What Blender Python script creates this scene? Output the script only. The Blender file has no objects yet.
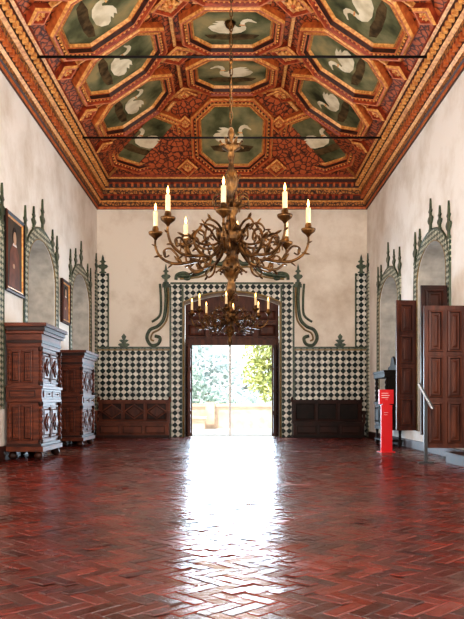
import bpy, math, random
from mathutils import Vector, Matrix
random.seed(7)
SC=bpy.context.scene
COL=SC.collection

# ---------------------------------------------------------------- materials
def new_mat(name):
    m=bpy.data.materials.new(name); m.use_nodes=True
    nt=m.node_tree; b=nt.nodes.get('Principled BSDF')
    return m,nt,b
def pmat(name,c1,c2=None,scale=5,rough=.5,metal=0,bump=0,bscale=None,coat=0,detail=5,lo=.35,hi=.65,tex='noise',stretch=None,spec=.5):
    m,nt,b=new_mat(name); N=nt.nodes; L=nt.links
    b.inputs['Roughness'].default_value=rough; b.inputs['Metallic'].default_value=metal
    b.inputs['Coat Weight'].default_value=coat; b.inputs['Specular IOR Level'].default_value=spec
    b.inputs['Base Color'].default_value=(*c1,1)
    tc=N.new('ShaderNodeTexCoord'); mp=N.new('ShaderNodeMapping')
    L.new(tc.outputs['Object'],mp.inputs[0])
    if stretch: mp.inputs['Scale'].default_value=stretch
    if c2:
        t=N.new('ShaderNodeTexNoise'); t.inputs['Scale'].default_value=scale; t.inputs['Detail'].default_value=detail; o=t.outputs['Fac']
        L.new(mp.outputs[0],t.inputs['Vector'])
        r=N.new('ShaderNodeValToRGB'); r.color_ramp.elements[0].position=lo; r.color_ramp.elements[1].position=hi
        r.color_ramp.elements[0].color=(*c1,1); r.color_ramp.elements[1].color=(*c2,1)
        L.new(o,r.inputs[0]); L.new(r.outputs[0],b.inputs['Base Color'])
    if bump:
        t2=N.new('ShaderNodeTexNoise'); t2.inputs['Scale'].default_value=bscale or scale; t2.inputs['Detail'].default_value=4
        L.new(mp.outputs[0],t2.inputs['Vector'])
        bp=N.new('ShaderNodeBump'); bp.inputs['Strength'].default_value=bump; bp.inputs['Distance'].default_value=.03
        L.new(t2.outputs['Fac'],bp.inputs['Height']); L.new(bp.outputs[0],b.inputs['Normal'])
    return m
def emat(name,c,s):
    m,nt,b=new_mat(name); b.inputs['Base Color'].default_value=(*c,1)
    b.inputs['Emission Color'].default_value=(*c,1); b.inputs['Emission Strength'].default_value=s
    return m

def plaster_mat(name,c1,c2,stone=None):
    m,nt,b=new_mat(name); N=nt.nodes; L=nt.links
    b.inputs['Roughness'].default_value=.85
    tc=N.new('ShaderNodeTexCoord')
    n1=N.new('ShaderNodeTexNoise'); n1.inputs['Scale'].default_value=.7; n1.inputs['Detail'].default_value=8; n1.inputs['Roughness'].default_value=.65
    L.new(tc.outputs['Object'],n1.inputs['Vector'])
    r=N.new('ShaderNodeValToRGB'); r.color_ramp.elements[0].position=.32; r.color_ramp.elements[1].position=.56
    r.color_ramp.elements[0].color=(*c2,1); r.color_ramp.elements[1].color=(*c1,1)
    L.new(n1.outputs['Fac'],r.inputs[0]); out=r.outputs[0]
    if stone:
        sp=N.new('ShaderNodeSeparateXYZ'); L.new(tc.outputs['Object'],sp.inputs[0])
        ab=N.new('ShaderNodeMath'); ab.operation='ABSOLUTE'; L.new(sp.outputs[0],ab.inputs[0])
        gt=N.new('ShaderNodeMath'); gt.operation='GREATER_THAN'; gt.inputs[1].default_value=4.51; L.new(ab.outputs[0],gt.inputs[0])
        n2=N.new('ShaderNodeTexNoise'); n2.inputs['Scale'].default_value=4; n2.inputs['Detail'].default_value=6
        L.new(tc.outputs['Object'],n2.inputs['Vector'])
        r2=N.new('ShaderNodeValToRGB'); r2.color_ramp.elements[0].color=(*[c*.65 for c in stone],1); r2.color_ramp.elements[1].color=(*stone,1)
        r2.color_ramp.elements[0].position=.3; r2.color_ramp.elements[1].position=.7
        L.new(n2.outputs['Fac'],r2.inputs[0])
        mx=N.new('ShaderNodeMix'); mx.data_type='RGBA'
        L.new(gt.outputs[0],mx.inputs[0]); L.new(out,mx.inputs[6]); L.new(r2.outputs[0],mx.inputs[7]); out=mx.outputs[2]
    L.new(out,b.inputs['Base Color'])
    n3=N.new('ShaderNodeTexNoise'); n3.inputs['Scale'].default_value=9; n3.inputs['Detail'].default_value=6
    L.new(tc.outputs['Object'],n3.inputs['Vector'])
    bp=N.new('ShaderNodeBump'); bp.inputs['Strength'].default_value=.35; bp.inputs['Distance'].default_value=.02
    L.new(n3.outputs['Fac'],bp.inputs['Height']); L.new(bp.outputs[0],b.inputs['Normal'])
    return m
def azulejo_mat(name,c=.2,dark=(.004,.013,.014),light=(.80,.78,.70)):
    m,nt,b=new_mat(name); N=nt.nodes; L=nt.links
    b.inputs['Roughness'].default_value=.4; b.inputs['Specular IOR Level'].default_value=.25
    tc=N.new('ShaderNodeTexCoord'); sp=N.new('ShaderNodeSeparateXYZ'); L.new(tc.outputs['Object'],sp.inputs[0])
    def mth(op,a,bb):
        n=N.new('ShaderNodeMath'); n.operation=op
        for i,v in enumerate((a,bb)):
            if isinstance(v,(int,float)): n.inputs[i].default_value=v
            else: L.new(v,n.inputs[i])
        return n.outputs[0]
    s=mth('ADD',sp.outputs[0],sp.outputs[1])
    a=mth('ADD',s,sp.outputs[2]); d=mth('SUBTRACT',s,sp.outputs[2])
    def tri(v):
        v=mth('MULTIPLY',v,1/c); v=mth('ADD',v,.013)
        return mth('PINGPONG',v,1.0)
    ta,td=tri(a),tri(d)
    ga=mth('GREATER_THAN',ta,.5); gd=mth('GREATER_THAN',td,.5)
    fac=mth('ABSOLUTE',mth('SUBTRACT',ga,gd),0)
    ns=N.new('ShaderNodeTexNoise'); ns.inputs['Scale'].default_value=6; L.new(tc.outputs['Object'],ns.inputs['Vector'])
    rd=N.new('ShaderNodeValToRGB'); rd.color_ramp.elements[0].color=(*dark,1); rd.color_ramp.elements[1].color=(dark[0]*1.8,dark[1]*1.9,dark[2]*1.6,1)
    rl=N.new('ShaderNodeValToRGB'); rl.color_ramp.elements[0].color=(*[x*.6 for x in light],1); rl.color_ramp.elements[1].color=(*light,1)
    for r in (rd,rl):
        r.color_ramp.elements[0].position=.35; r.color_ramp.elements[1].position=.65; L.new(ns.outputs['Fac'],r.inputs[0])
    mx=N.new('ShaderNodeMix'); mx.data_type='RGBA'
    L.new(fac,mx.inputs[0]); L.new(rd.outputs[0],mx.inputs[6]); L.new(rl.outputs[0],mx.inputs[7])
    L.new(mx.outputs[2],b.inputs['Base Color'])
    return m
def floor_mat():
    m,nt,b=new_mat('terracotta_tile'); N=nt.nodes; L=nt.links
    g=N.new('ShaderNodeNewGeometry')
    r=N.new('ShaderNodeValToRGB'); e=r.color_ramp.elements
    e[0].color=(.042,.004,.003,1); e[1].color=(.16,.016,.007,1); x=e.new(.5); x.color=(.095,.008,.004,1)
    L.new(g.outputs['Random Per Island'],r.inputs[0])
    tc=N.new('ShaderNodeTexCoord'); n=N.new('ShaderNodeTexNoise'); n.inputs['Scale'].default_value=1.2; n.inputs['Detail'].default_value=6
    L.new(tc.outputs['Object'],n.inputs['Vector'])
    mx=N.new('ShaderNodeMix'); mx.data_type='RGBA'; mx.blend_type='MULTIPLY'; mx.inputs[0].default_value=.7
    rr=N.new('ShaderNodeValToRGB'); rr.color_ramp.elements[0].position=.3; rr.color_ramp.elements[1].position=.65
    rr.color_ramp.elements[0].color=(.45,.45,.45,1); rr.color_ramp.elements[1].color=(1,1,1,1)
    L.new(n.outputs['Fac'],rr.inputs[0]); L.new(r.outputs[0],mx.inputs[6]); L.new(rr.outputs[0],mx.inputs[7])
    L.new(mx.outputs[2],b.inputs['Base Color'])
    mr=N.new('ShaderNodeMapRange'); mr.inputs[3].default_value=.17; mr.inputs[4].default_value=.34
    L.new(n.outputs['Fac'],mr.inputs[0]); L.new(mr.outputs[0],b.inputs['Roughness'])
    b.inputs['IOR'].default_value=1.58
    n2=N.new('ShaderNodeTexNoise'); n2.inputs['Scale'].default_value=11; n2.inputs['Detail'].default_value=2
    L.new(tc.outputs['Object'],n2.inputs['Vector'])
    bp=N.new('ShaderNodeBump'); bp.inputs['Strength'].default_value=.45; bp.inputs['Distance'].default_value=.01
    L.new(n2.outputs['Fac'],bp.inputs['Height']); L.new(bp.outputs[0],b.inputs['Normal'])
    return m
def carved_mat(name,c1,c2,scale=9,lo=.02,hi=.16,rough=.62,bump=.8):
    m,nt,b=new_mat(name); N=nt.nodes; L=nt.links
    b.inputs['Roughness'].default_value=rough
    tc=N.new('ShaderNodeTexCoord'); nz=N.new('ShaderNodeTexNoise'); nz.inputs['Scale'].default_value=5
    L.new(tc.outputs['Object'],nz.inputs['Vector'])
    mx=N.new('ShaderNodeMix'); mx.data_type='VECTOR'; mx.inputs[0].default_value=.12
    L.new(tc.outputs['Object'],mx.inputs[4]); L.new(nz.outputs['Color'],mx.inputs[5])
    v=N.new('ShaderNodeTexVoronoi'); v.feature='DISTANCE_TO_EDGE'; v.inputs['Scale'].default_value=scale
    L.new(mx.outputs[1],v.inputs['Vector'])
    r=N.new('ShaderNodeValToRGB'); r.color_ramp.elements[0].position=lo; r.color_ramp.elements[1].position=hi
    r.color_ramp.elements[0].color=(*c1,1); r.color_ramp.elements[1].color=(*c2,1)
    L.new(v.outputs['Distance'],r.inputs[0]); L.new(r.outputs[0],b.inputs['Base Color'])
    bp=N.new('ShaderNodeBump'); bp.inputs['Strength'].default_value=bump; bp.inputs['Distance'].default_value=.04
    L.new(v.outputs['Distance'],bp.inputs['Height']); L.new(bp.outputs[0],b.inputs['Normal'])
    return m
def painting_mat():
    m,nt,b=new_mat('swan_canvas'); N=nt.nodes; L=nt.links
    b.inputs['Roughness'].default_value=.8; b.inputs['Specular IOR Level'].default_value=.15
    tc=N.new('ShaderNodeTexCoord'); n=N.new('ShaderNodeTexNoise'); n.inputs['Scale'].default_value=1.3; n.inputs['Detail'].default_value=4
    L.new(tc.outputs['Object'],n.inputs['Vector'])
    r=N.new('ShaderNodeValToRGB'); e=r.color_ramp.elements
    e[0].position=.30; e[0].color=(.035,.036,.016,1); e[1].position=.66; e[1].color=(.34,.27,.13,1)
    x=e.new(.42); x.color=(.10,.105,.050,1); x=e.new(.54); x.color=(.20,.19,.10,1)
    L.new(n.outputs['Fac'],r.inputs[0]); L.new(r.outputs[0],b.inputs['Base Color'])
    return m

PL=plaster_mat('plaster_wall',(.91,.88,.84),(.70,.64,.57),stone=(.54,.49,.42))
PLB=plaster_mat('plaster_back',(.84,.77,.68),(.62,.53,.43))
AZ=azulejo_mat('azulejo_tile')
AZF=azulejo_mat('azulejo_border',c=.12,dark=(.012,.03,.022),light=(.66,.66,.54))
GREEN=pmat('green_glaze',(.020,.038,.026),(.08,.11,.06),12,.4)
OCHRE=pmat('ochre_glaze',(.30,.20,.07),(.18,.12,.05),10,.4)
FL=floor_mat()
GROUT=pmat('grout',(.02,.008,.006),rough=.7)
CARV=carved_mat('carved_ceiling_wood',(.045,.010,.004),(.46,.11,.032),7)
CARV2=carved_mat('carved_frieze',(.03,.012,.008),(.50,.20,.05),11,.03,.2)
RED=pmat('red_lacquer_wood',(.19,.024,.010),(.40,.075,.022),6,.55)
ORG=pmat('orange_wood',(.62,.18,.045),(.36,.08,.022),8,.55)
GOLD=pmat('gilt_wood',(.88,.48,.16),(.52,.20,.055),14,.45,.05)
DKW=pmat('dark_frieze_wood',(.026,.009,.006),(.065,.018,.010),8,.55)
CANV=painting_mat()
SWAN=pmat('swan_white_paint',(.80,.72,.55),(.58,.50,.34),3,.8,spec=.1,lo=.4,hi=.65)
IRON=pmat('iron',(.02,.018,.018),rough=.5,metal=.6)
BRON=pmat('gilded_bronze',(.175,.083,.022),(.035,.017,.006),10,.35,.72,bump=.3,bscale=30)
WAX=pmat('candle_wax',(.80,.60,.34),rough=.5)
FLAME=emat('candle_flame',(1,.5,.13),14)
WOOD=pmat('walnut',(.055,.013,.006),(.14,.034,.013),3,.5,stretch=(1,1,6),spec=.25)
WOODD=pmat('walnut_dark',(.016,.006,.004),(.045,.013,.007),3,.5,spec=.25)
WOODR=pmat('door_wood',(.05,.013,.007),(.11,.030,.013),3,.48,stretch=(3,3,.6),spec=.3)
BLK=pmat('black_oak',(.009,.006,.005),(.022,.012,.009),4,.55,spec=.2)
STONE=pmat('stone',(.42,.36,.28),(.28,.23,.17),5,.8,bump=.3)
STONEB=pmat('bright_stone',(.66,.54,.43),(.52,.40,.30),2.5,.85,bump=.3)
PAVE=pmat('terrace_pave',(.62,.58,.52),(.50,.46,.40),2,.8)
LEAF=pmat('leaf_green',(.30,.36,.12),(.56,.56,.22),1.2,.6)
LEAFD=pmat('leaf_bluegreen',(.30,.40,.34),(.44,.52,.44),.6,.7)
LEAFH=pmat('leaf_hazy',(.56,.64,.64),(.68,.74,.70),.6,.8)  # leaf colour paled, distance haze painted into it
BARK=pmat('bark',(.12,.09,.06),(.2,.15,.1),8,.9)
SIGN=pmat('sign_red',(.75,.02,.025),rough=.45)
WHT=pmat('white_print',(.85,.85,.85),rough=.5)
BLM=pmat('black_metal',(.015,.015,.016),rough=.45,metal=.3)
ODARK=pmat('oil_dark',(.02,.014,.010),(.06,.035,.02),3,.5)
SKIN=pmat('oil_skin',(.55,.36,.24),rough=.5)
OCLO=pmat('oil_cloth',(.22,.07,.04),(.10,.03,.02),5,.5)
PANE=emat('window_pane',(.75,.82,.9),.9)  # pane glows by itself in place of daylight; the niche behind is closed

# ---------------------------------------------------------------- mesh builder
class MB:
    def __init__(s): s.v=[]; s.f=[]; s.m=[]; s.sm=[]; s.mats=[]; s.M=Matrix.Identity(4)
    def mi(s,m):
        if m not in s.mats: s.mats.append(m)
        return s.mats.index(m)
    def add(s,vs,fs,m,smooth=False):
        o=len(s.v); s.v+= [tuple(s.M@Vector(v)) for v in vs]
        k=s.mi(m)
        for f in fs: s.f.append(tuple(i+o for i in f)); s.m.append(k); s.sm.append(smooth)
    def box(s,x0,x1,y0,y1,z0,z1,m):
        vs=[(x,y,z) for z in (z0,z1) for y in (y0,y1) for x in (x0,x1)]
        s.add(vs,[(0,2,3,1),(4,5,7,6),(0,1,5,4),(2,6,7,3),(0,4,6,2),(1,3,7,5)],m)
    def lathe(s,prof,c,m,seg=16,smooth=True):
        vs=[];fs=[];n=len(prof)
        for r,z in prof:
            for i in range(seg):
                a=2*math.pi*i/seg
                vs.append((c[0]+r*math.cos(a),c[1]+r*math.sin(a),c[2]+z))
        for j in range(n-1):
            for i in range(seg):
                a=j*seg+i; b=j*seg+(i+1)%seg
                fs.append((a,b,b+seg,a+seg))
        fs.append(tuple(range(seg))); fs.append(tuple((n-1)*seg+i for i in range(seg)))
        s.add(vs,fs,m,smooth)
    def twist(s,cx,cy,z0,z1,r,m,turns=5,seg=12):
        n=int((z1-z0)/.025)+2; vs=[];fs=[]
        for j in range(n):
            t=j/(n-1); z=z0+(z1-z0)*t
            for i in range(seg):
                a=2*math.pi*i/seg; rr=r*(1+.3*math.cos(2*(a-turns*math.pi*t)))
                vs.append((cx+rr*math.cos(a),cy+rr*math.sin(a),z))
        for j in range(n-1):
            for i in range(seg):
                a=j*seg+i; b=j*seg+(i+1)%seg; fs.append((a,b,b+seg,a+seg))
        s.add(vs,fs,m,True)
    def tube(s,pts,rad,m,seg=8,closed=False,smooth=True):
        pts=[Vector(p) for p in pts]; n=len(pts); vs=[];fs=[]
        if not hasattr(rad,'__len__'): rad=[rad]*n
        up=None
        for j in range(n):
            if closed: t=(pts[(j+1)%n]-pts[j-1])
            else: t=pts[min(j+1,n-1)]-pts[max(j-1,0)]
            t.normalize()
            if up is None:
                up=Vector((0,0,1)) if abs(t.z)<.9 else Vector((1,0,0))
            up=(up-t*up.dot(t)); up.normalize(); w=t.cross(up)
            for i in range(seg):
                a=2*math.pi*i/seg
                vs.append(pts[j]+(up*math.cos(a)+w*math.sin(a))*rad[j])
        for j in range(n if closed else n-1):
            for i in range(seg):
                a=j*seg+i; b=j*seg+(i+1)%seg; c=((j+1)%n)*seg+(i+1)%seg; d=((j+1)%n)*seg+i
                fs.append((a,b,c,d))
        if not closed: fs.append(tuple(range(seg))); fs.append(tuple((n-1)*seg+i for i in range(seg)))
        s.add(vs,fs,m,smooth)
    def ell(s,c,ax,m,seg=8,rings=5):
        c=Vector(c); ax=[Vector(a) for a in ax]; vs=[];fs=[]
        for j in range(rings+1):
            p=math.pi*j/rings
            for i in range(seg):
                a=2*math.pi*i/seg
                vs.append(c+ax[0]*math.sin(p)*math.cos(a)+ax[1]*math.sin(p)*math.sin(a)+ax[2]*math.cos(p))
        for j in range(rings):
            for i in range(seg):
                a=j*seg+i; b=j*seg+(i+1)%seg; fs.append((a,b,b+seg,a+seg))
        s.add(vs,fs,m,True)
    def prism(s,poly,o,u,v,n,d,m,d0=0):
        o=Vector(o);u=Vector(u);v=Vector(v);n=Vector(n);k=len(poly)
        vs=[o+u*a+v*b+n*d0 for a,b in poly]+[o+u*a+v*b+n*d for a,b in poly]
        fs=[tuple(range(k)),tuple(range(k,2*k))]+[(i,(i+1)%k,k+(i+1)%k,k+i) for i in range(k)]
        s.add(vs,fs,m)
    def nested(s,o,u,v,n,polyfn,prof,cap=None):
        o=Vector(o);u=Vector(u);v=Vector(v);n=Vector(n)
        k=len(polyfn(0)); rings=[]
        for off,h,_ in prof: rings.append([o+u*a+v*b+n*h for a,b in polyfn(off)])
        for j in range(len(prof)-1):
            vs=rings[j]+rings[j+1]
            s.add(vs,[(i,(i+1)%k,k+(i+1)%k,k+i) for i in range(k)],prof[j+1][2])
        if cap: s.add(rings[-1],[tuple(range(k))],cap)
    def obj(s,name,loc=(0,0,0),rot=0,bevel=0):
        me=bpy.data.meshes.new(name); me.from_pydata(s.v,[],s.f)
        for m in s.mats: me.materials.append(m)
        me.polygons.foreach_set('material_index',s.m); me.polygons.foreach_set('use_smooth',s.sm); me.update()
        import bmesh
        b=bmesh.new(); b.from_mesh(me); bmesh.ops.recalc_face_normals(b,faces=b.faces); b.to_mesh(me); b.free()
        o=bpy.data.objects.new(name,me); COL.objects.link(o); o.location=loc; o.rotation_euler=(0,0,rot)
        if bevel:
            md=o.modifiers.new('bevel','BEVEL'); md.width=bevel; md.segments=2; md.limit_method='ANGLE'; md.angle_limit=math.radians(50)
        return o
def rect(hw,hh): return lambda o:[(-hw+o,-hh+o),(hw-o,-hh+o),(hw-o,hh-o),(-hw+o,hh-o)]
def octo(a,b,c):
    def f(o):
        A=a-o;B=b-o;C=max(c-.586*o,.01)
        return [(-A+C,-B),(A-C,-B),(A,-B+C),(A,B-C),(A-C,B),(-A+C,B),(-A,B-C),(-A,-B+C)]
    return f
X_,Y_,Z_=Vector((1,0,0)),Vector((0,1,0)),Vector((0,0,1))
W=4.5; YB=23.33; Y0=-2.5; ZC=7.6

# ---------------------------------------------------------------- floor
def herringbone():
    Wd=.095; L=.285; g=.0022; hz=.004
    vs=[];fs=[]
    c=math.cos(-math.pi/4); sn=math.sin(-math.pi/4)
    def tile(x0,y0,x1,y1):
        cx=(x0+x1)/2;cy=(y0+y1)/2
        X=cx*c-cy*sn; Yw=cx*sn+cy*c
        if abs(X)>W-.02 or Yw<Y0 or Yw>YB-.02: return
        tx=random.gauss(0,.012); ty=random.gauss(0,.032)
        o=len(vs)
        for inset,z in ((g,-hz*2),(g+.006,0)):
            for (x,y) in ((x0+inset,y0+inset),(x1-inset,y0+inset),(x1-inset,y1-inset),(x0+inset,y1-inset)):
                xx=x*c-y*sn; yy=x*sn+y*c
                xx=max(-W,min(W,xx)); yy=min(YB,yy)
                vs.append((xx,yy,z+(xx-X)*tx+(yy-Yw)*ty))
        fs.append((o+4,o+5,o+6,o+7))
        for i in range(4): fs.append((o+i,o+(i+1)%4,o+4+(i+1)%4,o+4+i))
    R=YB+8
    nb=int(R/(L*math.sqrt(2)))+4
    for b in range(-nb,nb):
        for k in range(-90,90):
            ox=k*Wd+b*(-L); oy=k*Wd+b*L
            tile(ox,oy,ox+L,oy+Wd); tile(ox-Wd,oy,ox,oy+L)
    me=bpy.data.meshes.new('floor')
    n=len(vs)
    vs+= [(-W,Y0,-.007),(W,Y0,-.007),(W,YB,-.007),(-W,YB,-.007),(-W,Y0,-.1),(W,Y0,-.1),(W,YB,-.1),(-W,YB,-.1)]
    nf=len(fs)
    fs+= [(n,n+1,n+2,n+3),(n+4,n+7,n+6,n+5),(n,n+4,n+5,n+1),(n+1,n+5,n+6,n+2),(n+2,n+6,n+7,n+3),(n+3,n+7,n+4,n)]
    me.from_pydata(vs,[],fs); me.materials.append(FL); me.materials.append(GROUT)
    me.polygons.foreach_set('material_index',[0]*nf+[1]*6); me.update()
    o=bpy.data.objects.new('floor',me); COL.objects.link(o)
herringbone()

# ---------------------------------------------------------------- walls
def arch_poly(t0,t1,z0,zs,zt,n=16):
    p=[(t0,z0),(t1,z0)]; c=(t0+t1)/2; h=(t1-t0)/2
    for i in range(n+1):
        a=math.pi*i/n; p.append((c+h*math.cos(a),zs+(zt-zs)*math.sin(a)))
    return p
def cut(ob,cutters):
    for c in cutters:
        md=ob.modifiers.new('b','BOOLEAN'); md.operation='DIFFERENCE'; md.solver='EXACT'; md.object=c
    bpy.context.view_layer.update()
    dg=bpy.context.evaluated_depsgraph_get()
    me=bpy.data.meshes.new_from_object(ob.evaluated_get(dg))
    ob.modifiers.clear(); ob.data=me
    for c in cutters: bpy.data.objects.remove(c,do_unlink=True)
def wall_box(name,x0,x1,y0,y1,z0,z1,m):
    mb=MB(); mb.box(x0,x1,y0,y1,z0,z1,m); return mb.obj(name)
def cutter(poly,o,u,v,n,d0,d1,m):
    mb=MB(); mb.prism(poly,o,u,v,n,d1,m,d0); return mb.obj('cut')
LN=[(11.2,13.45),(15.35,17.75),(19.6,22.0)]
RN=[(14.65,16.95),(18.9,21.3)]
wl=wall_box('wall_left',-5.6,-W,Y0,YB,-.1,10.6,PL)
cut(wl,[cutter(arch_poly(a,b,1.0,4.1,4.95),(-W,0,0),Y_,Z_,X_,-.95,.1,PL) for a,b in LN])
wr=wall_box('wall_right',W,5.6,Y0,YB,-.1,10.6,PL)
cs=[cutter(arch_poly(a,b,.45 if i==0 else 1.0,4.0,4.75),(W,0,0),Y_,Z_,X_,-.1,.95,PL) for i,(a,b) in enumerate(RN)]
cs.append(cutter([(10.9,.2),(13.35,.2),(13.35,3.3),(10.9,3.3)],(W,0,0),Y_,Z_,X_,-.1,.95,PL))
cut(wr,cs)
wb=wall_box('wall_back',-5.6,5.6,YB,24.2,-.1,10.6,PLB)
def seg_arch(hw,z0,zs,zt,n=14):
    p=[(-hw,z0),(hw,z0)]
    for i in range(n+1):
        t=1-2*i/n; p.append((hw*t,zs+(zt-zs)*(1-t*t)))
    return p
cut(wb,[cutter(seg_arch(1.62,-.3,4.5,4.85),(0,YB,0),X_,Z_,Y_,-.2,1.2,PLB)])
wall_box('wall_rear',-5.6,5.6,Y0-.3,Y0,-.1,10.6,PL)
def window(name,side,a,b,z0,zs,zt):
    mb=MB(); x=side*(W+.93); c=(a+b)/2
    n=Vector((-side,0,0))
    mb.prism(arch_poly(a+.02,b-.02,z0+.02,zs,zt-.02),(x,0,0),Y_,Z_,n,.01,PANE)
    for t in (a+.05,c,b-.05): mb.box(min(x,x-side*.06),max(x,x-side*.06),t-.04,t+.04,z0,zs,WOODD)
    z=z0
    while z<=zs:
        mb.box(min(x,x-side*.05),max(x,x-side*.05),a+.03,b-.03,z,z+.05,WOODD); z+=.55
    mb.obj(name)
k=1
for a,b in LN: window('window_%d'%k,-1,a,b,1.0,4.1,4.95); k+=1
for i,(a,b) in enumerate(RN): window('window_%d'%k,1,a,b,.45 if i==0 else 1.0,4.0,4.75); k+=1
for s,nm in ((-1,'baseboard_left'),(1,'baseboard_right')):
    mb=MB()
    for (p,q) in [(Y0,22.9)]:
        h=.24 if s<0 else .17
        a,b=sorted((s*W,s*(W-.035))); mb.box(a,b,p,q,0,h,DKW)
        a,b=sorted((s*W,s*(W-.05))); mb.box(a,b,p,q,h,h+.035,DKW)
    mb.obj(nm)

# ---------------------------------------------------------------- ceiling
XS,ZS,XF,ZF=4.05,8.55,1.45,10.3
YS,YF=YB-.45,20.55
mb=MB()
mb.add([(-XS,Y0,ZS),(-XF,Y0,ZF),(-XF,YF,ZF),(-XS,YS,ZS)],[(0,1,2,3)],CARV)
mb.add([(XS,Y0,ZS),(XF,Y0,ZF),(XF,YF,ZF),(XS,YS,ZS)],[(0,1,2,3)],CARV)
mb.add([(-XF,Y0,ZF),(XF,Y0,ZF),(XF,YF,ZF),(-XF,YF,ZF)],[(0,1,2,3)],CARV)
mb.add([(-XS,YS,ZS),(XS,YS,ZS),(XF,YF,ZF),(-XF,YF,ZF)],[(0,1,2,3)],CARV)
mb.box(-5.6,5.6,Y0,24.2,10.62,10.75,DKW)
PROF=[(-.0,.0,RED),(0.0,.16,ORG),(.03,.22,GOLD),(.08,.22,ORG),(.11,.14,RED),(.16,.14,DKW),(.185,.18,GOLD),(.215,.17,ORG),(.235,.08,DKW),(.275,.06,ORG),(.30,.10,GOLD),(.325,.03,GOLD)]
def rosette(o,u,v,n,r):
    o=Vector(o)
    for i in range(8):
        a=math.pi*i/4; d=u*math.cos(a)+v*math.sin(a); t=n.cross(d)
        mb.ell(o+d*r*.55,[d*r*.45,t*r*.22,n*r*.22],GOLD,6,4)
    mb.ell(o,[u*r*.3,v*r*.3,n*r*.4],ORG,8,5)
# swan silhouette: body with raised wing, S-shaped neck, head and bill
SW=[(-.52,.02),(-.44,-.12),(-.28,-.21),(.0,-.24),(.20,-.19),(.30,-.08),(.31,.02),(.27,.11),(.28,.20),(.35,.255),(.42,.235),(.52,.19),(.53,.215),(.46,.27),(.42,.325),(.33,.35),(.23,.31),(.18,.22),(.18,.12),(.20,.03),(.13,.02),(.05,.12),(-.06,.22),(-.20,.27),(-.36,.26),(-.27,.20),(-.42,.17),(-.31,.12),(-.46,.09)]
def swan(o,u,v,n,sc,flip):
    mb.prism([(a*flip*sc,b*sc) for a,b in SW],o,u,v,n,.041,SWAN,.034)
    # shore below the swan, a gilded collar on the neck, an ochre cloud bank
    mb.prism([(a*flip*sc*.98,b*sc) for a,b in ((-.62,-.30),(-.3,-.27),(.0,-.30),(.3,-.26),(.62,-.31),(.5,-.46),(.2,-.50),(-.25,-.49),(-.52,-.44))],o,u,v,n,.038,MUD,.032)
    mb.prism([(a*flip*sc,b*sc) for a,b in ((.16,.10),(.29,.09),(.29,.125),(.16,.14))],o,u,v,n,.045,GOLD,.038)
MUD=pmat('painted_shore',(.045,.030,.014),(.14,.09,.04),5,.8,spec=.1)
def octpanel(o,u,v,n,a=1.26,b=1.13,c=.62,flip=1,su=None,sv=None):
    u=Vector(u);v=Vector(v);n=Vector(n)
    mb.nested(o,u,v,n,octo(a,b,c),PROF,CANV)
    o=Vector(o)
    swan(o,su or u,sv or v,n,1.12,flip)
    if o.y<3: return
    pl=octo(a,b,c)(.135)
    for i in range(8):
        p=Vector(pl[i]); q=Vector(pl[(i+1)%8]); L=(q-p).length; m=max(2,int(L/.115))
        for j in range(m):
            w=p+(q-p)*((j+.5)/m)
            mb.ell(o+u*w.x+v*w.y+n*.15,[u*.034,v*.034,n*.035],GOLD,5,3)
def diamond(o,u,v,n,r,h=.2):
    u2=(u+v).normalized(); v2=(v-u).normalized()
    mb.nested(o,u2,v2,n,rect(r*.707,r*.707),[(0,-.05,RED),(0,h-.04,RED),(.04,h,GOLD),(.08,h,ORG),(.11,h-.07,RED),(.2*r+.08,h-.08,GOLD)],CARV2)
    rosette(Vector(o)+n*(h-.05),u,v,n,r*.45)
sl=Vector((XS-XF,0,ZF-ZS)).normalized()
uL=Vector((sl.x,0,sl.z)); nL=Vector((sl.z,0,-sl.x)); uR=Vector((-sl.x,0,sl.z)); nR=Vector((-sl.z,0,-sl.x))
cx,cz=(XS+XF)/2,(ZS+ZF)/2
P=2.3; rows=[19.35-P*i for i in range(9)]
for i,y in enumerate(rows):
    octpanel((0,y,ZF),X_,Y_,-Z_,flip=1 if i%2 else -1,sv=Y_*-1.0)
    octpanel((-cx,y,cz),uL,Y_,nL,su=Y_*1.0,sv=uL,flip=-1)
    octpanel((cx,y,cz),uR,Y_,nR,su=Y_*1.0,sv=uR,flip=1)
    yy=y+P/2
    for s,uu,nn in ((-1,uL,nL),(1,uR,nR)):
        na=(nn-Z_).normalized(); ua=Y_.cross(na)
        diamond((s*XF,yy,ZF),ua,Y_,na,.5)
        mb.box(min(s*XF-.04,s*XF+.04),max(s*XF-.04,s*XF+.04),y-P/2,y+P/2,ZF-.14,ZF,GOLD)
        o=Vector((s*(XS-.02),yy,ZS+.02))+uu*.28
        diamond(o,uu,Y_,nn,.30,.16)
        oo=Vector((s*cx,yy,cz))
        mb.prism([(-1.0,-.025),(1.0,-.025),(1.0,.025),(-1.0,.025)],oo,uu,Y_,nn,.10,GOLD)
        rosette(oo+nn*.08,uu,Y_,nn,.13)
    mb.box(-.9,.9,yy-.025,yy+.025,ZF-.10,ZF,GOLD)
hd=Vector((0,YF-YS,ZF-ZS)).normalized(); nh=Vector((0,-hd.z,hd.y)); 
if nh.z>0: nh=-nh
mid=Vector((0,(YS+YF)/2,cz))
octpanel(mid,X_,hd,nh,1.26,1.30,.62)
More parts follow.
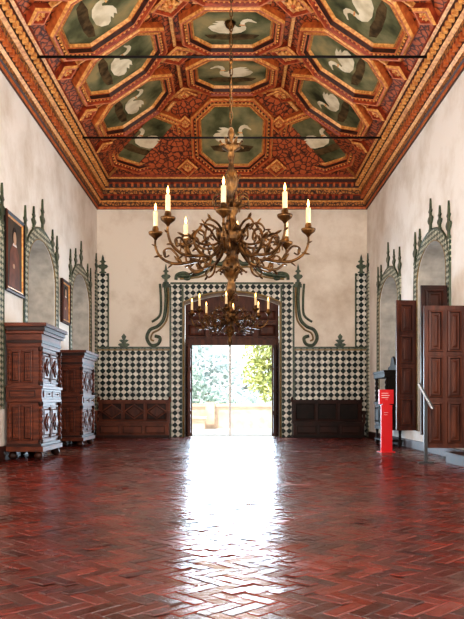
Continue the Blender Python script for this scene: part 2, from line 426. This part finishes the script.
for s,nn in ((-1,nL),(1,nR)):
    nc=(nh+nn).normalized()
    up=(hd+(uL if s<0 else uR)).normalized(); up=(up-nc*up.dot(nc)).normalized(); ac=up.cross(nc)
    if ac.x<0: ac=-ac
    octpanel(Vector((s*cx,(YS+YF)/2,cz))+nc*.16,ac,up,nc,1.12,1.22,.6,flip=s)
    diamond((s*XF,YF,ZF),X_,Y_,(nc-Z_*.4).normalized(),.42)
    diamond(Vector((s*1.42,YS,ZS))+hd*.38,X_,hd,nh,.34,.16)
    diamond(Vector((s*1.42,YS,ZS))+hd*1.9,X_,hd,nh,.30,.16)
    mb.tube([(s*XF,YF,ZF-.05),(s*XS,YS,ZS-.02)],.06,GOLD,6)
mb.tube([(-XF,YF,ZF-.04),(XF,YF,ZF-.04)],.05,GOLD,6)
mb.obj('ceiling')

# cornice
mb=MB()
CP=[(0,7.58,DKW),(.05,7.58,DKW),(.06,7.66,ORG),(.10,7.68,DKW),(.10,7.80,CARV2),(.17,7.84,GOLD),(.17,7.98,DKW),(.25,8.02,RED),(.25,8.16,CARV2),(.34,8.20,GOLD),(.36,8.32,DKW),(.44,8.36,RED),(.44,8.46,DKW),(.50,8.50,GOLD),(.50,8.60,RED),(.35,8.62,RED)]
def ringpts(p,z): return [(-W+p,Y0+p,z),(W-p,Y0+p,z),(W-p,YB-p,z),(-W+p,YB-p,z)]
for j in range(len(CP)-1):
    vs=ringpts(*CP[j][:2])+ringpts(*CP[j+1][:2])
    mb.add(vs,[(i,(i+1)%4,4+(i+1)%4,4+i) for i in range(4)],CP[j+1][2])
y=Y0+.3
while y<YB-.3:
    for s in (-1,1):
        a=s*(W-.17); b=s*(W-.26)
        mb.box(min(a,b),max(a,b),y,y+.09,7.88,8.0,ORG)
        a=s*(W-.36); b=s*(W-.47)
        mb.box(min(a,b),max(a,b),y,y+.07,8.22,8.33,GOLD)
    y+=.2
x=-W+.4
while x<W-.4:
    mb.box(x,x+.09,YB-.26,YB-.17,7.88,8.0,RED); mb.box(x,x+.07,YB-.47,YB-.36,8.22,8.33,ORG); x+=.2
mb.obj('trim_1')
for i,y in enumerate((18.9,14.5)):
    mb=MB(); mb.tube([(-W+.05,y,8.29),(W-.05,y,8.29)],.028,IRON,8)
    for s in (-1,1): mb.lathe([(.06,-.06),(.06,.06)],(s*(W-.3),y,8.29),IRON,8)
    mb.obj('iron_tie_rod')

# ---------------------------------------------------------------- tile work on back wall
def bx(px): return (px-232)/30.0
def bz(py): return 1.1+(404-py)/30.0
FIN=[(-.10,0),(.10,0),(.10,.06),(.05,.10),(.05,.2),(.12,.26),(.16,.34),(.12,.40),(.05,.42),(.04,.5),(.10,.56),(.04,.62),(.03,.75),(0,.9),(-.03,.75),(-.04,.62),(-.10,.56),(-.04,.5),(-.05,.42),(-.12,.40),(-.16,.34),(-.12,.26),(-.05,.2),(-.05,.10),(-.10,.06)]
FLEUR=[(-.14,0),(.14,0),(.12,.05),(.20,.10),(.15,.15),(.06,.16),(.16,.26),(.08,.28),(.04,.27),(.08,.38),(0,.48),(-.08,.38),(-.04,.27),(-.08,.28),(-.16,.26),(-.06,.16),(-.15,.15),(-.20,.10),(-.12,.05)]
mb=MB(); Nb=Vector((0,-1,0)); O=(0,YB,0)
def R(x0,x1,z0,z1,m=AZ,d=.03): mb.box(x0,x1,YB-d,YB,z0,z1,m)
zd=bz(348)
R(-W,-2.05,0,zd); R(2.05,W,0,zd)
for s in (-1,1):
    R(min(s*1.62,s*2.05),max(s*1.62,s*2.05),0,4.5,AZ,.035)
    for xx in (1.64,2.05): R(s*xx-.03,s*xx+.03,0,5.05,GREEN,.05)
    a,b=sorted((s*4.5,s*4.12)); R(a,b,zd,5.45,AZ,.032)
    R(s*4.12-.025,s*4.12+.025,zd,5.45,GREEN,.045)
    mb.prism([(u*1.1,v*.7) for u,v in FIN],(s*4.3,YB,5.45),X_,Z_,Nb,.04,GREEN)
    mb.prism(FLEUR,(s*3.6,YB,zd),X_,Z_,Nb,.04,GREEN)
    mb.prism([(u,v*.75) for u,v in FIN],(s*2.2,YB,5.1),X_,Z_,Nb,.04,GREEN)
    R(min(s*2.05,s*2.32),max(s*2.05,s*2.32),4.98,5.1,GREEN,.05)
    a,b=sorted((s*2.05,s*4.5)); R(a,b,zd-.03,zd+.04,GREEN,.045); R(a,b,zd-.09,zd-.04,OCHRE,.04)
p=[(-2.05,4.5),(-2.05,5.12),(2.05,5.12),(2.05,4.5),(1.62,4.5)]
arc=[]
for i in range(15):
    t=1-2*i/14; arc.append((1.62*t,4.5+.35*(1-t*t)))
mb.prism(p+arc,O,X_,Z_,Nb,.035,AZ)
mb.tube([(x,YB-.02,z) for x,z in [(1.62,0)]+arc+[(-1.62,0)]],.04,OCHRE,6)
R(-2.05,2.05,5.08,5.15,GREEN,.05)
def cr(pts,n=8):
    out=[];P_=[pts[0]]+pts+[pts[-1]]
    for i in range(1,len(P_)-2):
        for k in range(n):
            t=k/n; a,b,c,d=[Vector(q) for q in P_[i-1:i+3]]
            out.append(.5*((2*b)+(-a+c)*t+(2*a-5*b+4*c-d)*t*t+(-a+3*b-3*c+d)*t**3))
    out.append(Vector(pts[-1])); return out
def line(px,r=.035,mir=True,m=GREEN):
    for s in ((1,-1) if mir else (1,)):
        pts=[(s*bx(a),YB-.02,bz(b)) for a,b in px]
        mb.tube(cr(pts),r,m,6)
line([(176,280),(177,275),(184,273),(190,276),(188,279),(184,278)],.055)
line([(178,276),(190,275),(200,273),(207,268),(213,263),(221,264),(226,261),(232,260)],.07)
line([(180,279),(192,278),(203,276),(209,271),(215,267),(224,267),(232,264)],.035,m=OCHRE)
line([(213,263),(210,259),(205,261),(207,265)],.045)
line([(165,283),(166,300),(164,318),(158,326),(150,330),(147,338),(151,345),(158,344),(160,338),(155,336)],.055)
line([(160,284),(161,300),(160,315),(152,322)],.04)
line([(168,284),(168.5,300),(167,319),(160,329),(153,333),(151,339),(154,341)],.03,m=OCHRE)
mb.prism([(u*1.2,v*.55) for u,v in FIN],(0,YB,bz(260)),X_,Z_,Nb,.04,GREEN)
mb.obj('trim_2')

# side-wall niche surrounds
def surround(side,a,b,z0,zs,zt,name):
    mb=MB(); o=(side*W,0,0); n=Vector((-side,0,0)); c=(a+b)/2; h=(b-a)/2; w=.26
    for t0,t1 in ((a-w,a),(b,b+w)): mb.prism([(t0,z0),(t1,z0),(t1,zs),(t0,zs)],o,Y_,Z_,n,.03,AZF)
    N=18
    inn=[(c+h*math.cos(math.pi*i/N),zs+(zt-zs)*math.sin(math.pi*i/N)) for i in range(N+1)]
    out=[(c+(h+w)*math.cos(math.pi*i/N),zs+(zt-zs+w)*math.sin(math.pi*i/N)) for i in range(N+1)]
    mb.prism(out+inn[::-1],o,Y_,Z_,n,.03,AZF)
    P3=lambda L:[Vector((side*(W-.02),y,z)) for y,z in L]
    mb.tube(P3([(b+w,z0)]+out+[(a-w,z0)]),.026,GREEN,6)
    mb.tube(P3([(b,z0)]+inn+[(a,z0)]),.018,OCHRE,6)
    for t in (a-w/2-.05,b+w/2+.05):
        mb.prism([(t-.1,zs),(t+.1,zs),(t+.1,zs+.5),(t-.1,zs+.5)],o,Y_,Z_,n,.035,AZF)
        mb.prism([(u+t,v*.9+zs+.5) for u,v in FIN],o,Y_,Z_,n,.04,GREEN)
    for f in (.32,.68): 
        i=int(N*f); mb.prism([(u*.9+out[i][0],v*.6+out[i][1]-.03) for u,v in FIN],o,Y_,Z_,n,.04,GREEN)
    mb.prism([(u*1.1+c,v*.85+zt+w-.03) for u,v in FIN],o,Y_,Z_,n,.04,GREEN)
    mb.obj(name)
k=3
for a,b in LN: surround(-1,a,b,1.0,4.1,4.95,'trim_%d'%k); k+=1
for i,(a,b) in enumerate(RN): surround(1,a,b,.45 if i==0 else 1.0,4.0,4.75,'trim_%d'%k); k+=1
mb=MB()
for s in (-1,1):
    a,b=sorted((s*W,s*(W-.03))); mb.box(a,b,22.95,YB-.05,0,5.45,AZF)
    mb.prism([(u+23.1,v*.7+5.45) for u,v in FIN],(s*W,0,0),Y_,Z_,Vector((-s,0,0)),.04,GREEN)
mb.obj('trim_%d'%k)

# ---------------------------------------------------------------- doorway
mb=MB()
mb.box(-1.6,1.6,YB+.01,24.2,-.1,.0,STONE)
mb.obj('stone_threshold')
mb=MB(); yd=24.0
for x in (-1.56,1.56): mb.box(x-.05,x+.05,yd,yd+.1,0,3.2,WOODR)
mb.box(-.1,-.03,yd+.02,yd+.07,0,3.2,WHT)
for x in (-1.42,1.42,): mb.box(x-.05,x+.05,yd+.02,yd+.07,0,3.2,WOODR)
mb.box(-1.60,1.60,yd-.05,yd+.12,3.12,3.3,WOODR)
mb.prism(seg_arch(1.6,3.3,4.49,4.83),(0,yd+.08,0),X_,Z_,Nb,.06,WOODR)
for i in range(4):
    c=-1.2+i*.8; 
    for z,hh in ((3.62,.24),(4.14,.2)):
        mb.nested((c,yd+.02,z),X_,Z_,Nb,rect(.34,hh),[(0,0,WOODR),(0,.05,WOODR),(.05,.05,WOODR),(.08,.02,WOODD),(.14,.04,WOODR)],WOODR)
mb.obj('door_1')
def leaf(name,w,h,loc,rot,m=WOODR,rowsn=3,cols=2,t=.06):
    mb=MB(); mb.box(0,w,-t/2,t/2,0,h,m)
    for sd in (-1,1):
        for i in range(cols):
            for j in range(rowsn):
                pw=(w-.08)/cols; ph=(h-.1)/rowsn
                mb.nested((.04+pw*(i+.5),sd*t/2,.05+ph*(j+.5)),X_,Z_,Vector((0,sd,0)),rect(pw/2-.04,ph/2-.04),
                  [(0,0,m),(.01,.03,m),(.04,.035,m),(.055,.005,WOODD),(.085,.005,m),(.12,.025,m)],m)
    for z in (.3,h-.3): mb.lathe([(.025,-.1),(.03,0),(.025,.1)],(.0,0,z),IRON,8)
    return mb.obj(name,loc,rot)
leaf('entrance_shutter_leaf',.62,3.08,(-1.5,23.97,.01),math.radians(-84),WOODR,4,1)
leaf('entrance_shutter_leaf',.62,3.08,(1.5,23.97,.01),math.radians(-96),WOODD,4,1)
leaf('window_shutter',.5,3.15,(W-.03,17.0,.46),math.radians(188),WOODR,4,1)
leaf('window_shutter',.55,3.1,(W-.03,14.55,.46),math.radians(182),WOODD,4,1)
leaf('wooden_door_leaf',.80,2.72,(W-.03,13.40,.26),math.radians(180),WOODR,3,2)
mb=MB(); mb.box(W-.45,W-.055,10.7,13.25,0,.16,WOODD); mb.box(W-.48,W-.055,10.67,13.28,.16,.2,WOODD); mb.obj('wooden_door_step')

# ---------------------------------------------------------------- exterior
mb=MB(); mb.box(-14,14,24.25,32.4,-.3,-.02,PAVE); mb.obj('terrace_floor')
mb=MB(); mb.box(-14,14,32,32.35,-.02,.98,STONEB); mb.box(-14,14,31.93,32.42,.98,1.12,STONEB)
for i in range(-13,14,3): mb.box(i-.2,i+.2,31.88,32.45,-.02,1.2,STONEB)
mb.box(-2.3,-1.2,30.7,31.6,-.02,.45,STONEB); mb.box(-2.4,-1.1,30.6,31.7,.45,.55,STONEB)
mb.obj('terrace_parapet')
def tree(name,c,base,clumps,n,m,sz):
    mb=MB(); mb.tube([(c[0],c[1],base),(c[0]+.2,c[1],c[2]*.5),(c[0],c[1],c[2])],[.25,.18,.1],BARK,8)
    for (dx,dy,dz,r) in clumps:
        mb.tube([(c[0],c[1],c[2]*.6),(c[0]+dx*.5,c[1]+dy*.5,c[2]+dz*.4),(c[0]+dx,c[1]+dy,c[2]+dz)],[.1,.06,.02],BARK,5)
        for _ in range(n):
            d=Vector((random.gauss(0,1),random.gauss(0,1),random.gauss(0,1))).normalized()*r*random.random()**.4
            p=Vector((c[0]+dx,c[1]+dy,c[2]+dz))+d
            u=Vector((random.gauss(0,1),random.gauss(0,1),random.gauss(0,1))).normalized(); v=u.orthogonal().normalized()
            mb.add([p-u*sz,p-v*sz*.45,p+u*sz,p+v*sz*.45],[(0,1,2,3)],m)
    mb.obj(name)
tree('leafy_tree',(2.3,36.5,3.2),-3,[(-.8,0,.6,1.0),(.3,.3,1.2,1.3),(-.9,0,-.6,.9),(.6,0,-.4,1.1),(-.1,-.3,-1.3,.9),(-.5,.2,1.8,1.0),(1.5,0,.5,1.3)],420,LEAF,.14)
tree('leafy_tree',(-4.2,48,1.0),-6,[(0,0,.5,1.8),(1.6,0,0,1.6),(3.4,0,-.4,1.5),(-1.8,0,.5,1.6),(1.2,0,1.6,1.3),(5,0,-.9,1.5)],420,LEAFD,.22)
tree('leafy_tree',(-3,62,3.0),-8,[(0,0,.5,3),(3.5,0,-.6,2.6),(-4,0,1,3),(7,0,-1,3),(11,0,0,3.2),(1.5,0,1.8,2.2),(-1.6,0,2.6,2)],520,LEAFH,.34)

# ---------------------------------------------------------------- chandelier
def chandelier_mesh():
    mb=MB()
    prof=[(.01,4.42),(.03,4.40),(.05,4.33),(.02,4.28),(.03,4.24),(.10,4.20),(.12,4.17),(.04,4.13),(.05,4.08),(.03,4.0),(.04,3.93),(.08,3.86),(.10,3.78),(.08,3.68),(.04,3.6),(.05,3.54),(.09,3.48),(.11,3.42),(.06,3.36),(.07,3.28),(.14,3.2),(.18,3.12),(.15,3.02),(.08,2.95),(.06,2.88),(.11,2.8),(.13,2.72),(.09,2.64),(.04,2.58),(.06,2.52),(.07,2.46),(.03,2.4),(.005,2.35)]
    mb.lathe([(r*.92,z) for r,z in prof],(0,0,0),BRON,20)
    def leafs(r,z,n,l,up,ph=0):
        for i in range(n):
            a=2*math.pi*i/n+ph; d=Vector((math.cos(a),math.sin(a),0)); t=Vector((-d.y,d.x,0))
            ax=(d*math.cos(up)+Z_*math.sin(up)); nn=ax.cross(t)
            mb.ell(d*r+Z_*z+ax*l*.5,[ax*l*.55,t*l*.2,nn*l*.1],BRON,7,5)
            mb.ell(d*r+Z_*z+ax*l,[ax*l*.12,t*l*.12,nn*l*.12],BRON,6,4)
    leafs(.05,4.15,6,.13,.9); leafs(.04,4.22,6,.11,-.3,.3); leafs(.06,3.75,6,.11,1.1); leafs(.05,3.42,8,.14,.6); leafs(.1,3.12,8,.13,.7,.3)
    leafs(.08,2.75,8,.12,-.6); leafs(.06,2.66,6,.1,.4)
    def rad(a,pts,r,seg=7):
        d=Vector((math.cos(a),math.sin(a),0)); t=Vector((-d.y,d.x,0))
        P=[d*p[0]+Z_*p[1]+t*(p[2] if len(p)>2 else 0) for p in pts]
        c=cr([tuple(q) for q in P],5); n=len(c)
        mb.tube(c,[r*(1-.45*i/n) for i in range(n)],BRON,seg)
        return d,t
    def lf(d,t,r,z,l,up):
        l*=.78
        ax=(d*math.cos(up)+Z_*math.sin(up)); nn=ax.cross(t)
        mb.ell(d*r+Z_*z+ax*l*.5,[ax*l*.55,t*l*.26,nn*l*.12],BRON,6,4)
    for i in range(8):
        a=math.radians(-5-45*i)
        rad(a,[(.1,3.1),(.18,2.93),(.33,2.82),(.48,2.86),(.56,2.98),(.51,3.10),(.42,3.10),(.39,3.02),(.44,2.98)],.023)
        d,t=rad(a,[(.40,2.83),(.55,2.80),(.72,2.80),(.86,2.88),(.92,3.0),(.92,3.12)],.022)
        rad(a,[(.60,2.80),(.66,2.90),(.74,2.98),(.82,2.95),(.80,2.88),(.75,2.90)],.016)
        rad(a,[(.30,2.84),(.34,2.72),(.44,2.68),(.50,2.74),(.46,2.79)],.015)
        rad(a,[(.12,3.14),(.22,3.24),(.34,3.26),(.40,3.18),(.34,3.13)],.016)
        for (r,z,l,up) in ((.25,2.88,.14,1.2),(.35,2.82,.12,-1),(.55,2.98,.15,.6),(.5,3.1,.14,2.2),(.62,2.8,.15,.9),(.7,2.8,.12,-.7),(.84,2.9,.13,-.2),(.8,2.87,.13,1.5),(.9,3.0,.1,.5),(.3,3.25,.12,.9),(.4,3.18,.1,.1),(.45,2.7,.1,-.6),(.62,2.93,.1,1.8)):
            lf(d,t,r,z,l,up)
        c=d*.92
        mb.lathe([(.01,3.08),(.03,3.11),(.08,3.15),(.088,3.18),(.04,3.175),(.04,3.22),(.03,3.25),(.028,3.25)],(c.x,c.y,0),BRON,12)
        mb.lathe([(.024,3.22),(.029,3.24),(.028,3.43),(.012,3.44)],(c.x,c.y,0),WAX,10)
        mb.lathe([(.004,3.44),(.012,3.46),(.014,3.48),(.008,3.51),(.001,3.535)],(c.x,c.y,0),FLAME,8)
        a2=a+math.radians(22.5)
        d,t=rad(a2,[(.08,3.12),(.2,3.0),(.38,3.0),(.52,3.08),(.60,3.06),(.62,2.97),(.55,2.95)],.017)
        for (r,z,l,up) in ((.3,3.0,.14,1.1),(.45,3.04,.14,-.5),(.56,3.07,.14,.4)): lf(d,t,r,z,l,up)
        rad(a2,[(.06,3.5),(.14,3.6),(.22,3.56),(.22,3.46),(.16,3.48)],.012)
    z=4.42; i=0
    while z<10.0:
        pts=[]
        for k in range(10):
            a=2*math.pi*k/10; q=.017*math.cos(a); w=.055*math.sin(a)
            pts.append((q,0,z+.05+w) if i%2 else (0,q,z+.05+w))
        mb.tube(pts,.006,BRON,5,closed=True); z+=.088; i+=1
        if i%9==0: mb.ell((0,0,z),[X_*.024,Y_*.024,Z_*.035],BRON,8,5)
    mb.lathe([(.02,9.97),(.1,10.03),(.14,10.12)],(0,0,0),BRON,12)
    return mb
cb=chandelier_mesh()
c1=cb.obj('chandelier',(-.01,8.4,0))
c2=bpy.data.objects.new('chandelier.001',c1.data); COL.objects.link(c2); c2.location=(-.05,16.8,.12)

# ---------------------------------------------------------------- cabinets
def cabinet(name,loc,D,Wd,H,m=WOOD,md=WOODD,cols=2):
    mb=MB(); s=H/2.69
    F=.16*s
    for x in (.1,D-.1):
        for y in (.12,Wd-.12): mb.lathe([(.04,0),(.08,.03*s),(.095,.08*s),(.07,.13*s),(.04,F+.01)],(x,y,0),md,14)
    z=lambda q:q*s
    mb.box(0,D+.02,-.02,Wd+.02,F,z(.26),m); mb.box(0,D-.02,.02,Wd-.02,z(.26),z(.32),md)
    mb.box(0,D-.06,.05,Wd-.05,z(.3),z(2.4),m)
    mb.box(0,D,-.01,Wd+.01,z(1.14),z(1.2),m); mb.box(0,D-.01,.0,Wd,z(1.2),z(1.4),m); mb.box(0,D+.02,-.03,Wd+.03,z(1.4),z(1.46),m)
    for k,(e,a,b,mm) in enumerate([(0.0,2.22,2.30,m),(.02,2.30,2.36,md),(.01,2.36,2.48,m),(.06,2.48,2.54,m),(.09,2.54,2.62,md),(.13,2.62,2.69,m)]):
        mb.box(0,D-.02+e,.02-e,Wd-.02+e,z(a),z(b),mm)
    pr=[(0,0,md),(.005,.03,m),(.035,.035,m),(.05,.01,md),(.08,.01,m),(.11,.035,m)]
    for (za,zb) in ((.36,1.10),(1.50,2.18)):
        for side,y,n in (('e',.05,-Y_),('f',Wd-.05,Y_)):
            for i in range(2):
                w2=(D-.24)/2
                mb.nested((.06+w2*(i+.5),y,z((za+zb)/2)),X_,Z_,n,rect(w2/2-.015,z(zb-za)/2-.02),pr,m)
        w3=(Wd-.3)/cols
        for i in range(cols):
            yc=.15+w3*(i+.5); hz=z(zb-za)/2-.02
            mb.nested((D-.06,yc,z((za+zb)/2)),Y_,Z_,X_,rect(w3/2-.02,hz),pr,m)
            mb.nested((D-.03,yc,z((za+zb)/2)),(Y_+Z_).normalized(),(Z_-Y_).normalized(),X_,rect(.13,.13),[(0,0,md),(0,.03,m),(.03,.03,md),(.05,.05,m)],m)
            mb.ell((D,yc+w3*.4,z((za+zb)/2)),[X_*.03,Y_*.02,Z_*.02],BRON)
        for y in (.035,Wd-.035):
            for x in (D-.035,):
                mb.lathe([(.05,z(za)-.03),(.05,z(za)+.03),(.03,z(za)+.05)],(x,y,0),md,12)
                mb.twist(x,y,z(za)+.04,z(zb)-.02,.036,m)
                mb.lathe([(.03,z(zb)-.04),(.05,z(zb)-.02),(.05,z(zb)+.05)],(x,y,0),md,12)
        mb.twist(.06,.03,z(za),z(zb),.034,m)
    for i in range(cols):
        w3=(Wd-.2)/cols; yc=.1+w3*(i+.5)
        mb.nested((D-.01,yc,z(1.3)),Y_,Z_,X_,rect(w3/2-.02,.07),[(0,0,md),(0,.02,m),(.02,.02,md),(.03,.01,m)],m)
        mb.ell((D+.03,yc,z(1.3)),[X_*.025,Y_*.02,Z_*.02],BRON)
    mb.nested((D/2-.03,-.0,z(1.3)),X_,Z_,-Y_,rect(D/2-.1,.07),[(0,0,md),(0,.02,m),(.02,.02,md),(.03,.01,m)],m)
    return mb.obj(name,loc,0,.006)
cabinet('carved_wooden_cabinet',(-W+.06,13.75,0),.71,1.55,2.69)
cabinet('carved_wooden_cabinet',(-W+.06,17.95,0),.61,1.55,2.48)
mb=MB()
D,Wd,H=.46,1.35,2.15
for x in (.06,D-.06):
    for y in (.06,Wd-.06):
        mb.lathe([(.04,0),(.055,.08),(.03,.14),(.04,.2),(.03,.3),(.045,.42)],(x,y,0),BLK,10)
mb.box(0,D,0,Wd,.42,.52,BLK); mb.box(.02,D-.02,.03,Wd-.03,.52,1.1,BLK); mb.box(-.02,D,-.02,Wd+.02,1.1,1.16,BLK)
mb.box(.0,D,.02,Wd-.02,.12,.17,BLK)
for x in (.05,D-.05):
    for y in (.05,Wd-.05): mb.twist(x,y,1.16,1.8,.04,BLK)
mb.box(D-.05,D,.0,Wd,1.1,1.95,BLK); mb.box(.06,D,.04,.07,1.16,1.8,BLK)
mb.box(-.02,D,-.02,Wd+.02,1.8,1.92,BLK); mb.box(-.04,D,-.04,Wd+.04,1.92,1.98,BLK)
mb.prism([(.1,0),(Wd-.1,0),(Wd-.15,.12),(Wd*.7,.16),(Wd*.6,.34),(Wd*.5,.40),(Wd*.4,.34),(Wd*.3,.16),(.15,.12)],(D-.12,0,1.98),Y_,Z_,X_,.06,BLK)
for i in range(2): mb.nested((.02,.35+.65*i,.81),Y_,Z_,-X_,rect(.28,.24),[(0,0,BLK),(0,.03,BLK),(.04,.03,BLK),(.06,.005,BLK),(.1,.03,BLK)],BLK)
mb.nested((D/2,.03,.81),X_,Z_,-Y_,rect(.17,.24),[(0,0,BLK),(0,.03,BLK),(.04,.03,BLK),(.06,.005,BLK),(.1,.03,BLK)],BLK)
mb.obj('dark_oak_sideboard',(W-D-.07,18.15,0),0,.005)

# benches
def bench(name,x0,x1,m,md,dia):
    mb=MB(); y1=YB-.04; L=x1-x0
    mb.box(x0+.03,x1-.03,y1-.5,y1,.06,.46,m); mb.box(x0,x1,y1-.54,y1,.46,.52,m); mb.box(x0,x1,y1-.52,y1,0,.08,md)
    mb.box(x0+.02,x1-.02,y1-.08,y1,.5,1.2,m); mb.box(x0-.02,x1+.02,y1-.12,y1,1.17,1.24,m)
    for x in (x0+.03,x1-.03):
        mb.box(x-.04,x+.04,y1-.52,y1-.44,.5,.82,m); mb.box(x-.045,x+.045,y1-.54,y1-.05,.82,.88,m)
        mb.lathe([(.03,1.24),(.05,1.28),(.02,1.33),(.001,1.36)],(x,y1-.05,0),m,10)
    n=3; w=(L-.2)/n
    for i in range(n):
        c=x0+.1+w*(i+.5)
        mb.nested((c,y1-.08,.85),X_,Z_,Nb,rect(w/2-.03,.29),[(0,0,md),(0,.025,m),(.03,.03,m),(.05,.008,md),(.07,.008,md)],md)
        if dia:
            dn=[(0,0,m),(0,.05,m),(.045,.055,m),(.07,.015,md)]
            k=lambda o:[(-.36+o*1.6,0),(0,-.25+o),(.36-o*1.6,0),(0,.25-o)]
            mb.nested((c,y1-.09,.85),X_,Z_,Nb,k,dn,WOODR)
        mb.nested((c,y1-.5,.27),X_,Z_,Nb,rect(w/2-.03,.15),[(0,0,md),(0,.02,m),(.03,.025,m),(.05,.005,md)],m)
    mb.obj(name,bevel=.005)
BW=pmat('bench_wood',(.075,.020,.010),(.16,.045,.020),3,.5,spec=.3)
bench('chest_bench',bx(98.5),bx(171),BW,WOODD,True)
bench('chest_bench',bx(291),bx(362),WOODD,BLK,False)

# ---------------------------------------------------------------- paintings on left wall
def portrait(name,y0,y1,z0,z1,fr):
    mb=MB(); yc=(y0+y1)/2; zc=(z0+z1)/2; hw=(y1-y0)/2; hh=(z1-z0)/2; o=(-W+.01,yc,zc)
    mb.nested(o,Y_,Z_,X_,rect(hw,hh),[(0,0,fr),(0,.06,fr),(.03,.08,WOODR),(.07,.05,fr),(.09,.06,GOLD),(.11,.03,GOLD)],ODARK)
    S=min(hw,hh)
    def el(cy,cz,ry,rz,m,d):
        mb.prism([(cy+ry*math.cos(2*math.pi*i/20),cz+rz*math.sin(2*math.pi*i/20)) for i in range(20)],o,Y_,Z_,X_,.03+d,m,.03)
    mb.prism([(-S*.6,-hh+.12),(S*.6,-hh+.12),(S*.5,0),(S*.2,hh*.28),(-S*.2,hh*.28),(-S*.5,0)],o,Y_,Z_,X_,.036,OCLO,.031)
    el(0,hh*.48,S*.22,S*.30,BLK,.008); el(0,hh*.42,S*.16,S*.23,SKIN,.012)
    mb.prism([(-S*.22,hh*.22),(S*.22,hh*.22),(S*.12,hh*.3),(-S*.12,hh*.3)],o,Y_,Z_,X_,.04,WHT,.031)
    el(-S*.1,-hh*.3,S*.1,S*.08,SKIN,.012)
    mb.obj(name)
portrait('framed_portrait_painting',13.75,14.95,3.35,4.95,BLK)
portrait('framed_portrait_painting',18.3,19.2,3.25,4.4,WOODD)

# ---------------------------------------------------------------- sign & info stand
mb=MB()
mb.box(-.17,.17,-.15,.15,0,.02,SIGN)
mb.prism([(-.12,.02),(.14,.02),(.14,1.08),(-.12,1.08)],(0,-.03,0),X_,Z_,Y_,.06,SIGN)
mb.box(-.17,.17,-.035,.035,1.1,1.43,SIGN); mb.box(-.08,.08,-.02,.02,1.07,1.11,SIGN)
for i in range(3): mb.box(-.12,.04+.03*(i%2),-.039,-.034,1.34-.05*i,1.352-.05*i,WHT)
mb.lathe([(.03,0),(.03,.004)],(0,-.04,1.2),WHT,12)
for i in range(2): mb.box(-.06,.04-.02*i,-.034,-.029,.9-.05*i,.908-.05*i,WHT)
mb.obj('red_totem_sign',(3.52,16.0,0),math.radians(8),.004)
mb=MB()
mb.box(-.14,.14,-.16,.16,0,.02,BLM); mb.box(-.03,.03,-.03,.03,.01,1.16,BLM)
mb.M=Matrix.Translation((0,0,1.25))@Matrix.Rotation(math.radians(62),4,'Y')
mb.box(-.27,.27,-.2,.2,-.012,.016,BLM); mb.box(-.26,.26,-.19,.19,-.022,-.012,WHT)
mb.obj('information_lectern',(3.60,13.0,0),math.radians(-12))

# ---------------------------------------------------------------- lights
def area(name,loc,tgt,sx,sy,e,c):
    l=bpy.data.lights.new(name,'AREA'); l.shape='RECTANGLE'; l.size=sx; l.size_y=sy; l.energy=e; l.color=c
    o=bpy.data.objects.new(name,l); COL.objects.link(o); o.location=loc
    o.rotation_euler=(Vector(tgt)-Vector(loc)).to_track_quat('-Z','Y').to_euler(); return o
for s in (-1,1):
    for y in (3.5,8.2):
        o=area('window_light',(s*4.35,y,3.6),(-s*2,y+9,5.8),1.8,3.2,255,(1,.97,.92)); o.data.specular_factor=.3  # added fill lamps along the solid side walls, standing in for unseen windows
area('rear_window_light',(0,-2.2,4.2),(0,16,8.0),6,4,1000,(1,.96,.91))  # added soft fill behind the camera; the rear wall has no window
for y in (8.4,16.8):
    l=bpy.data.lights.new('chandelier_glow','POINT'); l.energy=140; l.color=(1,.76,.5); l.shadow_soft_size=.9; l.specular_factor=.15
    o=bpy.data.objects.new('chandelier_glow',l); COL.objects.link(o); o.location=(0,y,4.9)
dl=area('entrance_daylight',(0,23.93,1.56),(0,0,1.4),2.75,3.0,420,(.66,.84,1)); dl.data.spread=math.radians(130)  # added lamp in the doorway, boosts the daylight and its streak on the floor
sn=bpy.data.lights.new('sun','SUN'); sn.energy=7.5; sn.angle=.02; sn.color=(1,.95,.85)
so=bpy.data.objects.new('sun',sn); COL.objects.link(so); so.rotation_euler=Vector((.55,.35,-.75)).to_track_quat('-Z','Y').to_euler(); so.location=(0,40,20)
w=bpy.data.worlds.new('World'); SC.world=w; w.use_nodes=True
nt=w.node_tree; bg=nt.nodes['Background']; 
tc=nt.nodes.new('ShaderNodeTexCoord'); sp=nt.nodes.new('ShaderNodeSeparateXYZ'); nt.links.new(tc.outputs['Generated'],sp.inputs[0])
r=nt.nodes.new('ShaderNodeValToRGB'); r.color_ramp.elements[0].color=(1,.99,.97,1); r.color_ramp.elements[1].color=(.7,.84,1,1); r.color_ramp.elements[1].position=.6
nt.links.new(sp.outputs[2],r.inputs[0]); nt.links.new(r.outputs[0],bg.inputs[0]); bg.inputs[1].default_value=2.3

# ---------------------------------------------------------------- camera
cam=bpy.data.cameras.new('camera'); co=bpy.data.objects.new('camera',cam); COL.objects.link(co)
co.location=(0,0,1.1); co.rotation_euler=(math.radians(90),0,0)
cam.lens=36*700/619; cam.sensor_width=36; cam.shift_y=94.5/619; cam.clip_end=500
SC.camera=co
SC.view_settings.view_transform='Standard'
try: SC.view_settings.look='Medium High Contrast'
except Exception as e: print('look',e)
